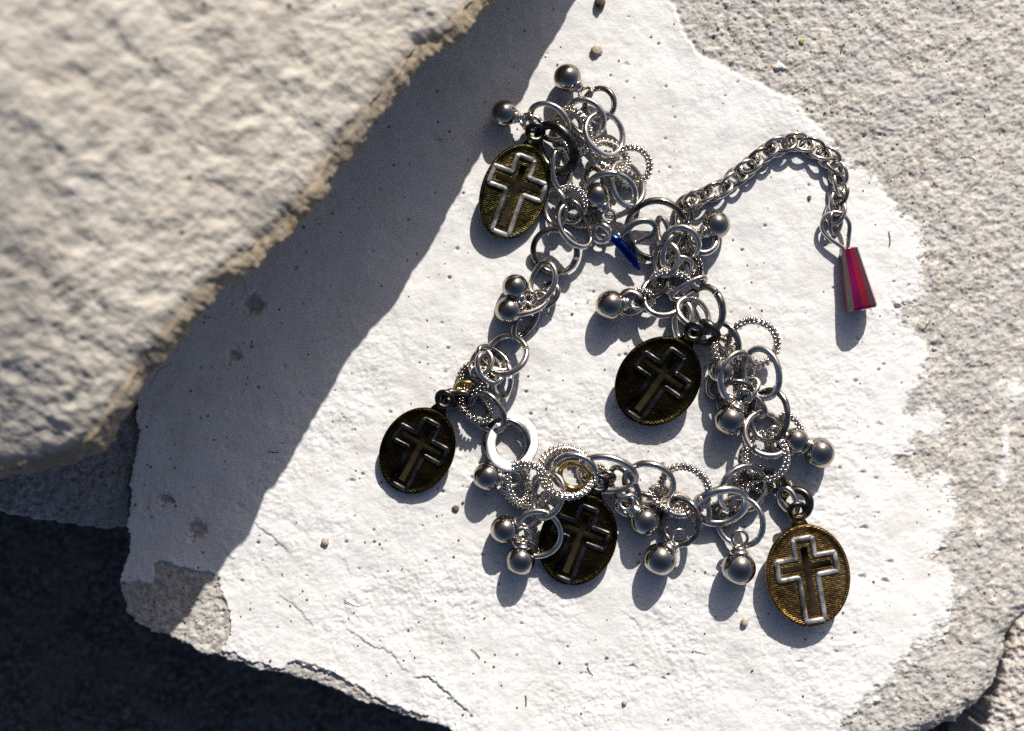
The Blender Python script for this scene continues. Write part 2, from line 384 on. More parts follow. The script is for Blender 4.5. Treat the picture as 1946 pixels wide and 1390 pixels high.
    for _ in range(260):
        a, b = r2.uniform(240, 1820), r2.uniform(0, 1390); r = r2.uniform(2.2, 5.2) 
        i0, i1 = np.searchsorted(xs, (a - 2 * r, a + 2 * r)); j0, j1 = np.searchsorted(ys, (b - 2 * r, b + 2 * r))
        dd = np.hypot(X[j0:j1, i0:i1] - a, Y[j0:j1, i0:i1] - b); k = sstep(r, r * .3, dd)
        z[j0:j1, i0:i1] -= r * .9 * k
        if r2.random() < .5: grime[j0:j1, i0:i1] = np.maximum(grime[j0:j1, i0:i1], .85 * k)
    # rounded / broken rim
    R = 5 + 42 * sstep(1500, 1750, X) * sstep(1000, 1200, Y)
    q = np.clip(1 - sd / R, 0, 1); z -= R * (1 - np.sqrt(np.maximum(0, 1 - q * q * .98)))
    drop = sstep(0, -9, sd); z = z - drop * (520 + 8 * fbm(X, Y, 20, 2, 50))
    zm = zb(X); zw = zm + z; k = (D - zm) / D
    V = np.stack([(X - CX) * k, (CY - Y) * k, zw], -1).reshape(-1, 3)
    ny, nx = X.shape
    keep = (sd > -16); kf = keep[:-1, :-1] | keep[1:, 1:] | keep[1:, :-1] | keep[:-1, 1:]
    cm = (coat[:-1, :-1] > .5) & (drop[:-1, :-1] < .05)
    A = {'coat': coat.ravel(), 'grime': grime.ravel()}
    root = bpy.data.objects.new('stone_slab', None); COL.objects.link(root)
    for nm, kk in (('bare_stone', kf & ~cm), ('lime_coating', kf & cm)):
        F = grid_faces(ny, nx, kk)[:, ::-1]; v, f, a = compact(V, F, A)
        link(nm, np_mesh(nm, v, f, a), M['tile'], root)
    tag(root, 'flat stone slab with a flaking white lime coating, lying under the bracelet', 'stone slab')
    return xs, ys, (z + zm)
TX, TY, TZ = build_tile()
def surf(px, py):       # world height of the stone surface there
    i = min(max(int(np.searchsorted(TX, px)), 0), len(TX) - 1); j = min(max(int(np.searchsorted(TY, py)), 0), len(TY) - 1)
    return float(TZ[j, i])

# ---- grey block at the left, in the shade of the limestone
def build_block():
    poly = [(-700, 700), (255, 700), (250, 760), (256, 800), (262, 830), (255, 870), (246, 910), (242, 950), (241, 985), (236, 1003), (200, 1004), (150, 1000), (100, 992), (60, 988), (30, 980), (0, 974), (-80, 955), (-300, 930), (-700, 900)]
    xs = np.concatenate([np.arange(-720, -30, 12), np.arange(-24, 275, 2.2)]); ys = np.concatenate([np.arange(680, 760, 8), np.arange(764, 1030, 2.2)])
    X, Y = np.meshgrid(xs, ys)
    sd = poly_sd(X, Y, poly) + 4 * fbm(X, Y, 26, 3, 5) + 2 * fbm(X, Y, 8, 2, 6)
    z = 5 * fbm(X, Y, 20, 4, 90, .65) + 4 * fbm(X, Y, 120, 2, 91) - 34 - 2.5 * np.abs(fbm(X, Y, 11, 2, 93))
    R = 14; q = np.clip(1 - sd / R, 0, 1); z -= R * (1 - np.sqrt(np.maximum(0, 1 - q * q * .98)))
    z -= sstep(0, -9, sd) * 500
    k = (D + 34) / D
    V = np.stack([(X - CX) * k, (CY - Y) * k, z], -1).reshape(-1, 3)
    keep = sd > -16; kf = keep[:-1, :-1] | keep[1:, 1:]
    F = grid_faces(*X.shape, kf)[:, ::-1]; v, f, a = compact(V, F, {})
    tag(link('concrete_block', np_mesh('concrete_block', v, f), M['block']), 'rough grey concrete block in the shade below the cream limestone, at the left edge', 'concrete block')
build_block()

# ---- cream limestone leaning over the upper left
EDGE = [(1330, -520, 100), (1130, -240, 190), (1040, -130, 222), (945, 0, 245), (905, 40, 260), (870, 85, 275), (810, 120, 318), (770, 170, 342), (715, 240, 356), (690, 280, 360), (650, 320, 370), (615, 385, 364),
        (560, 440, 366), (500, 500, 385), (420, 560, 440), (372, 615, 456), (345, 655, 458), (300, 700, 455), (262, 765, 445), (205, 850, 430), (130, 885, 415), (0, 908, 400), (-150, 930, 385), (-500, 960, 360), (-900, 980, 330)]
def build_limestone():
    E = np.array(EDGE, float); L = np.concatenate([[0], np.cumsum(np.hypot(np.diff(E[:, 0]), np.diff(E[:, 1])))])
    s = np.arange(0, L[-1], 3.0)
    ex = np.interp(s, L, E[:, 0]); ey = np.interp(s, L, E[:, 1]); eh = np.interp(s, L, E[:, 2])
    ker = np.hanning(13); ker /= ker.sum()
    sm = lambda a: np.convolve(np.pad(a, 6, 'edge'), ker, 'valid')
    ex, ey = sm(ex), sm(ey); eh = np.convolve(np.pad(eh, 120, 'edge'), np.hanning(241) / np.hanning(241).sum(), 'valid')
    wx = (ex - CX) * (D - eh) / D; wy = (CY - ey) * (D - eh) / D
    nx_, ny_ = -.75, .66
    TH = 40 + 16 * fbm(s, s * 0, 150, 3, 160)
    slope = .58 - .30 * sstep(2050, 2500, 0 * s) if False else np.interp(ex, [-900, 0, 150, 300, 450], [.16, .18, .24, .36, .50])
    prof = []                                    # (d behind the edge, 0 side bottom..1 side top, kind)
    for d in np.linspace(1300, 330, 8): prof.append((d, 0, 'u'))
    for d in np.linspace(320, 0, 60): prof.append((d, 0, 'u'))
    for t in np.linspace(0.04, 1, 22): prof.append((0, t, 's'))
    for d in np.arange(3, 640, 3.0): prof.append((d, 1, 't'))
    for d in np.linspace(650, 1300, 40): prof.append((d, 1, 't'))
    rows = []; ed = []
    S2 = s
    for (d, t, k) in prof:
        jx = 4 * fbm(S2, S2 * 0 + (t * 40 if k == 's' else 0), 40, 3, 101) + 1.4 * fbm(S2, S2 * 0 + t * 30, 11, 2, 102)
        fade = math.exp(-d / 25)
        if k == 'u':
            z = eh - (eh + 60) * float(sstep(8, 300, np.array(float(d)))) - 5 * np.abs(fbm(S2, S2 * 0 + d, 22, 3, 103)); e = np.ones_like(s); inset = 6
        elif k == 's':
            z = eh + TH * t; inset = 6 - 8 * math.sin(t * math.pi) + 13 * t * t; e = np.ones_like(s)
        else:
            z = eh + 42 + (TH - 42) * math.exp(-d / 14) + slope * d + 7 * (1 - math.exp(-d / 14)); inset = 19; e = np.full_like(s, math.exp(-((d / 9) ** 2)))
        X = wx + nx_ * (d + inset + jx * fade); Y = wy + ny_ * (d + inset + jx * fade)
        rows.append(np.stack([X, Y, z * np.ones_like(s)], -1)); ed.append(e)
    G = np.array(rows); A = np.array(ed)
    X, Y, Z = G[..., 0], G[..., 1], G[..., 2]
    top = np.array([1.0 if p[2] == 't' else 0.0 for p in prof])[:, None]; dd = np.array([p[0] for p in prof])[:, None]
    side = np.array([1.0 if p[2] == 's' else 0.0 for p in prof])[:, None]
    # relief stretched along the slope: ridges and hollows
    c, s_ = math.cos(math.radians(52)), math.sin(math.radians(52))
    a = X * c + Y * s_; b = -X * s_ + Y * c
    wob = 14 * fbm(X, Y, 120, 2, 110)
    soft = 1 - np.exp(-dd / 20)
    rel = 1.9 * fbm((a + wob) / 1.2, b + wob, 48, 3, 111, .5) - 6.0 * np.maximum(0, perlin(a / 38, (b + wob) / 29, 115) - .10) + 3 * fbm(X, Y, 330, 2, 112) + 2.6 * fbm(a / 1.3, b, 27, 3, 117, .55)
    rel = rel * (.55 + .45 * sstep(60, 320, X + CX))
    rel += 2.2 * fbm(X, Y, 18, 3, 113) * np.exp(-dd / 260) + .8 * fbm(X, Y, 8, 2, 119) * np.exp(-dd / 200)
    Z = Z + top * (rel * (.25 + .75 * soft)) * (.6 + .4 * sstep(100, 350, X + CX))
    nz = 7 * fbm(S2[None, :] + 0 * Z, Z * 1.6, 62, 4, 120, .45)
    G = np.stack([X + side * nz * .75, Y - side * nz * .66, Z], -1)
    # brown broken rim reaches unevenly on to the top face
    reach = 3 + 18 * np.maximum(0, fbm(s, s * 0, 110, 3, 130))[None, :] + 40 * sstep(300, 60, (G[..., 0] + CX)) * sstep(-120, -40, -dd * 1.0)
    A = np.maximum(A, top * sstep(reach * 1.1, reach * .5, dd + 7 * fbm(X, Y, 20, 3, 131)) * .9)
    G[..., 2] -= top * 7 * A * (1 - np.exp(-dd / 8.0))
    n0, n1 = G.shape[:2]
    F = grid_faces(n0, n1, wrap=True)
    tag(link('limestone_rock', np_mesh('limestone_rock', G.reshape(-1, 3), F, {'edge': A.ravel()}), M['slab']),
        'big cream limestone rock with a broken brown rim, leaning over the upper left', 'rock')
build_limestone()

# ---- small loose bits on the coated stone
def chip(name, px, py, r, mat, label, cat, seed, flat=.6):
    v, f = pebble_geo(r, seed, flat, 2); p = Vector(((px - CX) * (D - zb(px)) / D, (CY - py) * (D - zb(px)) / D, surf(px, py)))
    o = link(name, pieces_to_mesh(name, [(v, f)]), mat); o.location = (p + Vector((0, 0, r * flat * .6))) * S; tag(o, label, cat); return o
m_brown = mat_rock('brown_grit', (.05, .035, .025), (.16, .11, .08), (.28, .21, .16), (.12, .09, .07), (.2, .1, .05), 2)
m_tan = mat_rock('tan_grit', (.25, .20, .14), (.48, .41, .32), (.62, .56, .46), (.4, .36, .3), (.5, .36, .2), 2)
m_green = mat_rock('green_lichen', (.14, .17, .04), (.30, .34, .10), (.42, .45, .18), (.3, .35, .12), (.4, .4, .15), 2)
chip('stone_chip', 1140, 4, 15, m_brown, 'dark brown stone chip cut by the top edge of the picture', 'stone chip', 1)
chip('stone_chip', 1133, 97, 10, m_tan, 'tan stone chip on the white coating above the topmost silver ball', 'stone chip', 2)
chip('stone_chip', 1414, 1181, 9, m_tan, 'tan stone chip left of the brown cross medal at the lower right', 'stone chip', 3)
chip('stone_chip', 1187, 1335, 6.5, m_tan, 'small tan stone chip alone near the bottom edge', 'stone chip', 4)
chip('stone_chip', 619, 1029, 8, m_tan, 'tan pebble pressed in the white coating at the lower left', 'stone chip', 5)
chip('dirt_crumb', 866, 966, 6, m_brown, 'larger dark crumb of dirt below the dark medal at the left', 'dirt crumb', 6)
chip('dirt_crumb', 880, 955, 3.5, m_brown, 'tiny dark crumb right beside the larger crumb of dirt', 'dirt crumb', 7)
chip('dirt_crumb', 1537, 377, 4.5, m_brown, 'long black crumb inside the curve of the extension chain', 'dirt crumb', 8)
chip('lichen_bit', 1522, 80, 6.5, m_green, 'green scrap of lichen on the bare stone at the upper right', 'lichen', 9)
def _tz(px, py):
    if poly_sd(np.array([px]), np.array([py]), TILE)[0] < 15: return None
    return Vector(((px - CX) * (D - zb(px)) / D, (CY - py) * (D - zb(px)) / D, surf(px, py)))
scatter('dirt_specks', 520, (262, 0, 1946, 1380), (1.1, 3.5), m_brown, _tz, .5)
scatter('stone_grit', 700, (1300, 0, 1946, 1380), (2.0, 4.2), m_tan, lambda x, y: _tz(x, y) if poly_sd(np.array([x]), np.array([y]), COAT)[0] < -8 else None, .6)
scatter('stone_grit', 160, (240, 1070, 440, 1260), (1.6, 3.6), m_tan, lambda x, y: _tz(x, y) if poly_sd(np.array([x]), np.array([y]), COAT)[0] < -4 else None, .6)

# thin dry plant bits lying about
fib = []
for k_, (fx, fy, fl) in enumerate([(1440, 952, 26), (668, 1148, 30), (560, 300, 22), (1690, 455, 28), (905, 1240, 24), (1120, 1275, 20), (1760, 620, 26), (520, 860, 20), (1330, 1240, 22), (1840, 300, 30), (1600, 90, 24), (1000, 1330, 20)]):
    a_ = random.uniform(0, 6.28); cv = random.uniform(-.9, .9); P0 = []
    for q in range(9):
        t = q / 8 - .5; ang_ = a_ + cv * t; x_ = fx + fl * t * math.cos(ang_); y_ = fy + fl * t * math.sin(ang_)
        p = Vector(((x_ - CX) * (D - zb(x_)) / D, (CY - y_) * (D - zb(x_)) / D, surf(x_, y_) + 2.0)); P0.append(p)
    V_ = []; F_ = []
    for q, p in enumerate(P0):
        for j in range(5):
            f_ = 6.283 * j / 5; V_.append(p + Vector((math.cos(f_) * 1.0, math.sin(f_) * 1.0, math.sin(f_ * 1.0) * .9)))
    for q in range(8):
        for j in range(5): F_.append((q * 5 + j, q * 5 + (j + 1) % 5, (q + 1) * 5 + (j + 1) % 5, (q + 1) * 5 + j))
    fib.append((V_, F_))
o_ = link('plant_debris', pieces_to_mesh('plant_debris', fib), m_brown); o_['kind'] = 'stuff'

# ================================================================ THE BRACELET
B = bpy.data.objects.new('charm_bracelet', None); COL.objects.link(B)
B.location = W(1210, 700, 0) * S
tag(B, 'silver charm bracelet of linked rings with dark cross medals, silver balls and a red bead', 'bracelet')
def part(name, me, mat, parent=None, world=None):
    o = link(name, me, mat, parent if parent is not None else B)
    o.matrix_parent_inverse = (parent if parent is not None else B).matrix_world.inverted() if False else Matrix.Identity(4)
    if world is not None:
        pm = parent['_w'] if (parent is not None and '_w' in parent) else None
    return o
def place(o, parent, Mw):           # world matrix Mw (metres) under parent
    o.parent = parent; pw = WM.get(parent.name, Matrix.Translation(parent.location))
    o.matrix_basis = pw.inverted() @ Mw; WM[o.name] = Mw
WM = {B.name: Matrix.Translation(B.location)}
def obj(name, me, mat, parent, Mw):
    o = bpy.data.objects.new(name, me); COL.objects.link(o)
    if not me.materials: me.materials.append(mat)
    place(o, parent, Mw); return o
_bm = bmesh.new(); bmesh.ops.create_icosphere(_bm, subdivisions=2, radius=1)
ICO_V = [v.co.copy() for v in _bm.verts]; ICO_F = [tuple(v.index for v in f.verts) for f in _bm.faces]; _bm.free()
def beaded_geo(a, b, w, rnd):
    w = w * .92
    V, F = ring_geo(a, b, w * .72, seg=60); rr = random.Random(rnd)
    n = max(14, round((a + b) / 2 * 6.28 / (w * 1.30)))
    for k in range(n):
        for j in range(4):
            t = 2 * math.pi * (k + .5 * (j % 2)) / n; f = 2 * math.pi * (j + .35) / 4
            nx, ny = math.cos(t) / a, math.sin(t) / b; l = math.hypot(nx, ny); nx /= l; ny /= l
            c = Vector((a * math.cos(t) + nx * w * .72 * math.cos(f), b * math.sin(t) + ny * w * .72 * math.cos(f), w * .72 * math.sin(f)))
            q = w * rr.uniform(.50, .68); base = len(V)
            V += [tuple(c + v * q) for v in ICO_V]; F += [tuple(i + base for i in p) for p in ICO_F]
    return V, F
def ring_geo(a, b, w, kind='plain', flat=1.0, seg=72, gap=0.0, rnd=0):
    """ring in the xy plane: semi-axes a, b (centre line), wire radius w"""
    ns = 14
    if kind == 'rope': return beaded_geo(a, b, w, rnd)
    V = []; F = []; rr = random.Random(rnd); ph = rr.uniform(0, 6.3)
    n = seg if gap == 0 else seg + 1
    twist = max(9, round((a + b) / 2 * 6.28 / (w * 3.1)))
    for i in range(n):
        t = ph + (2 * math.pi - gap) * i / seg
        cx, cy = a * math.cos(t), b * math.sin(t)
        nx, ny = math.cos(t) / a, math.sin(t) / b; l = math.hypot(nx, ny); nx /= l; ny /= l
        ww = w * (1 + .05 * math.sin(3 * t + ph)); bend = w * .35 * math.sin(2 * t + ph * 2) if flat == 1.0 else 0
        for j in range(ns):
            f = 2 * math.pi * j / ns; r = ww
            if kind == 'rope': r = w * (.74 + .48 * abs(math.cos(1.5 * (f) - twist * t * .5 * 1.0)))
            ca, sa = math.cos(f), math.sin(f)
            if flat != 1.0:      # flat, squarish band
                e = .45; ca = math.copysign(abs(ca) ** e, ca); sa = math.copysign(abs(sa) ** e, sa)
                V.append((cx + nx * r * ca, cy + ny * r * ca, r * sa * flat))
            else:
                V.append((cx + nx * r * ca, cy + ny * r * ca, r * sa + bend))
    m = n if gap == 0 else n - 1
    for i in range(m):
        for j in range(ns):
            i2 = (i + 1) % n; j2 = (j + 1) % ns
            F.append((i * ns + j, i2 * ns + j, i2 * ns + j2, i * ns + j2))
    if gap: F += [tuple(range(ns))[::-1], tuple(range((n - 1) * ns, n * ns))]
    return V, F
def ring(px, py, a, ratio, ang, lift=0, w=4.6, kind='plain', sgn=1, mat='silver', name=None, flat=1.0, gap=0.0, parent=None, tilt_max=.85, slope=0, extra=None):
    """lying ring: seen as an ellipse with semi-major a, aspect ratio, long axis at ang degrees (clockwise on the photo)"""
    w = w * 1.26
    tr = max(ratio, tilt_max) if tilt_max else ratio
    b = a * ratio / tr
    th = math.acos(min(1, tr)) * sgn
    zc = b * math.sin(abs(th)) + w * (flat if flat != 1 else 1) + 2.5 + lift * .62
    c = W(px, py, zc)
    R = Matrix.Rotation(math.radians(-ang), 4, 'Z') @ Matrix.Rotation(th, 4, 'X')
    me = pieces_to_mesh('ring', [ring_geo(a, b, w, kind, flat, gap=gap, rnd=int(px * 7 + py))])
    nm = name or {'plain': 'jump_ring', 'rope': 'beaded_ring'}[kind]
    return obj(nm, me, M[mat], parent or B, Matrix.Translation(c * S) @ R)
def revolve(profile, n=36, cap=False):
    V = []; F = []
    for (r, z) in profile:
        for i in range(n):
            t = 2 * math.pi * i / n; V.append((r * math.cos(t), r * math.sin(t), z))
    for k in range(len(profile) - 1):
        for i in range(n):
            j = (i + 1) % n; F.append((k * n + i, k * n + j, (k + 1) * n + j, (k + 1) * n + i))
    return V, F
def ball(px, py, r, ang, lift=0, loop=True, dist=None, mat='ball', cap=True):
    """silver ball; ang = way to its loop, degrees clockwise from right on the photo"""
    c = W(px, py, r + 1.5 + lift * .3)
    prof = [(max(.02, r * math.sin(math.pi * k / 28)), -r * math.cos(math.pi * k / 28)) for k in range(29)]
    # seam round the ball
    a = math.radians(-ang); d = Vector((math.cos(a), math.sin(a), .12)).normalized()
    q = d.to_track_quat('Z', 'Y').to_matrix().to_4x4()
    Mw = Matrix.Translation(c * S) @ q
    o = obj('ball_charm', pieces_to_mesh('ball', [revolve(prof, 44)]), M[mat], B, Mw)
    if cap:
        cp = [(r * .50, r * .84), (r * .56, r * .92), (r * .50, r * 1.06), (r * .40, r * 1.12), (r * .42, r * 1.22), (r * .28, r * 1.34), (.1, r * 1.36)]
        obj('cap', pieces_to_mesh('cap', [revolve(cp, 24)]), M['silver'], o, Mw)
    if loop:
        lr = r * .46; Ml = Mw @ Matrix.Translation((0, 0, (r * 1.32 + lr) * S)) @ Matrix.Rotation(math.radians(90), 4, 'X') @ Matrix.Rotation(math.radians(random.uniform(-25, 25)), 4, 'X')
        obj('loop', pieces_to_mesh('loop', [ring_geo(lr, lr, 3.3, seg=40)]), M['silver'], o, Ml)
    return o
def sweep(path, radii, ns=14, closed=False, flatz=1.0):
    V = []; F = []; P = [Vector(p) for p in path]; n = len(P); up = Vector((0, 0, 1))
    for i, p in enumerate(P):
        t = (P[min(i + 1, n - 1)] - P[max(i - 1, 0)]).normalized()
        s = t.cross(up); s = s.normalized() if s.length > 1e-4 else Vector((1, 0, 0)); u = s.cross(t)
        for j in range(ns):
            f = 2 * math.pi * j / ns; q = p + radii[i] * (s * math.cos(f) + u * math.sin(f) * flatz); V.append(tuple(q))
    for i in range(n - 1):
        for j in range(ns):
            j2 = (j + 1) % ns; F.append((i * ns + j, i * ns + j2, (i + 1) * ns + j2, (i + 1) * ns + j))
    F += [tuple(range(ns)), tuple(range((n - 1) * ns, n * ns))[::-1]]
    return V, F
def smooth_path(pts, k=8):
    pts = [Vector(p) for p in pts]; out = []
    P = [2 * pts[0] - pts[1]] + pts + [2 * pts[-1] - pts[-2]]
    for i in range(1, len(P) - 2):
        for j in range(k):
            t = j / k; a, b, c, d = P[i - 1:i + 3]
            out.append(.5 * ((2 * b) + (c - a) * t + (2 * a - 5 * b + 4 * c - d) * t * t + (3 * b - a - 3 * c + d) * t ** 3))
    out.append(pts[-1]); return out

# ---- medal
def cross_outline(W2, arm, top, bot, xc, off):
    """closed outline of a Latin cross, centre of the crossing at (xc)"""
    a = arm / 2; w2 = W2 / 2
    return [(-a, top), (a, top), (a, xc + a), (w2, xc + a), (w2, xc - a), (a, xc - a), (a, bot), (-a, bot), (-a, xc - a), (-w2, xc - a), (-w2, xc + a), (-a, xc + a)]
def band_on(poly, w, h, z0, closed=True, fil=4.0):
    n = len(poly); P = [Vector((p[0], p[1])) for p in poly]; Q = []
    for i in range(n):
        a, b, c = P[i - 1], P[i], P[(i + 1) % n]
        d1 = (b - a).normalized(); d2 = (c - b).normalized()
        for t in (0, .25, .5, .75, 1):
            q0 = b - d1 * fil; q2 = b + d2 * fil
            Q.append((1 - t) ** 2 * q0 + 2 * t * (1 - t) * b + t * t * q2)
    V = []; F = []; m = len(Q); prof = [(-w, -1.0), (-w * .92, h * .6), (-w * .62, h * .96), (0, h * 1.02), (w * .62, h * .96), (w * .92, h * .6), (w, -1.0)]; k = len(prof)
    for i in range(m):
        t = (Q[(i + 1) % m] - Q[i - 1]).normalized(); nn = Vector((t.y, -t.x))
        wob = 1 + .16 * math.sin(i * 1.7) + random.uniform(-.07, .07)
        for (o_, z) in prof: V.append((Q[i].x + nn.x * o_, Q[i].y + nn.y * o_, z0 + z * (wob if z > 0 else 1)))
    for i in range(m):
        i2 = (i + 1) % m
        for j in range(k - 1): F.append((i * k + j, i2 * k + j, i2 * k + j + 1, i * k + j + 1))
    return V, F
def medal(px, py, a, b, ang, zc, tilt, mat, omat, label, bail='dark', spin=0.0):
    """oval medal: half width a, half height b, ang = lean of its top, degrees clockwise; tilt = (x, y) surface tilt in degrees"""
    c = W(px, py, zc)
    R = Matrix.Rotation(math.radians(tilt[0]), 4, 'X') @ Matrix.Rotation(math.radians(tilt[1]), 4, 'Y') @ Matrix.Rotation(math.radians(-ang), 4, 'Z')
    Mw = Matrix.Translation(c * S) @ R
    prof = [(.001, -5), (.5, -5), (.93, -5), (.985, -4), (1.0, -1), (1.0, 3), (.985, 5.2), (.955, 6.2), (.925, 5.4), (.90, 3.8), (.87, 3.4)]
    prof += [(r, 3.4 + .9 * (1 - r * r)) for r in (.78, .66, .54, .42, .3, .18, .08, .001)]
    V = []; n = 84
    for (r, z) in prof:
        for i in range(n):
            t = 2 * math.pi * i / n; V.append((a * r * math.cos(t), b * r * math.sin(t), z))
    F = []
    for k in range(len(prof) - 1):
        for i in range(n):
            j = (i + 1) % n; F.append((k * n + i, k * n + j, (k + 1) * n + j, (k + 1) * n + i))
    # shoulder that carries the bail
    yy = b
    tabp = [(-17, yy - 9), (-15, yy + 2), (-11, yy + 10), (-9, yy + 18), (9, yy + 18), (11, yy + 10), (15, yy + 2), (17, yy - 9)]
    tv = [(x, y, 4.2) for x, y in tabp] + [(x, y, -4.2) for x, y in tabp]; q = len(tabp)
    tf = [tuple(range(q))[::-1], tuple(range(q, 2 * q))] + [(i, (i + 1) % q, (i + 1) % q + q, i + q) for i in range(q)]
    o = obj('cross_medal', pieces_to_mesh('medal', [(V, F), (tv, tf)]), M[mat], B, Mw); o['label'] = label
    k = b / 98.0
    ol = cross_outline(112 * k, 36 * k, 72 * k, -86 * k, 18 * k, 0)
    obj('cross_outline', pieces_to_mesh('outline', [band_on(ol, 5.2 * k, 4.6, 3.0)]), M[omat], o, Mw)
    # low ridge inside the outline
    inner = [sweep([(0, 56 * k, 2.2), (0, 20 * k, 2.6), (0, -72 * k, 2.2)], [8.5 * k] * 3, 12, flatz=.35), sweep([(-46 * k, 18 * k, 2.2), (0, 18 * k, 2.6), (46 * k, 18 * k, 2.2)], [8.0 * k] * 3, 12, flatz=.35)]
    obj('cross_ridge', pieces_to_mesh('ridge', inner), M['recess_shade'], o, Mw)
    Mb = Mw @ Matrix.Translation((0, (yy + 26) * S, 1 * S)) @ Matrix.Rotation(math.radians(8), 4, 'X')
    obj('bail', pieces_to_mesh('bail', [ring_geo(14.5, 14.5, 5.2, seg=48)]), M['bail_dark' if bail == 'dark' else mat], o, Mb)
    return o
medal(977, 365, 63, 92, 20, 30, (8, 9), 'medal_green', 'outline', 'green and brown cross medal at the top, beside the shadow edge')
medal(793, 857, 69, 87, 28, 27, (9, -6), 'medal_black', 'outline_dark', 'nearly black cross medal hanging at the left end')
medal(1250, 725, 76, 90, 34, 40, (11, -5), 'medal_black', 'outline_dark', 'black cross medal inside the loop of the bracelet')
medal(1098, 1026, 72, 90, 20, 28, (7, -4), 'medal_black', 'outline_dark', 'dark cross medal partly under silver rings at the bottom')
medal(1535, 1094, 80, 98, -10, 38, (3, 3), 'medal_brown', 'outline', 'brown cross medal at the lower right with a clear grey cross')

# ---- silver balls
for a in [(1078, 148, 26, 42, 20), (958, 216, 25, 18, 20), (1134, 372, 26, 60, 22), (1361, 428, 26, 150, 12), (1160, 580, 28, -8, 18), (979, 546, 25, 65, 18), (967, 590, 26, -30, 4),
          (926, 906, 27, 5, 14), (959, 1007, 27, -25, 14), (989, 1065, 28, -82, 14), (1226, 990, 28, 225, 12), (1254, 1063, 31, -50, 6), (1404, 1080, 32, -90, 12),
          (1371, 705, 25, -60, 14), (1387, 799, 29, -62, 8), (1512, 838, 25, 200, 24), (1557, 861, 29, 215, 12)]:
    ball(*a)
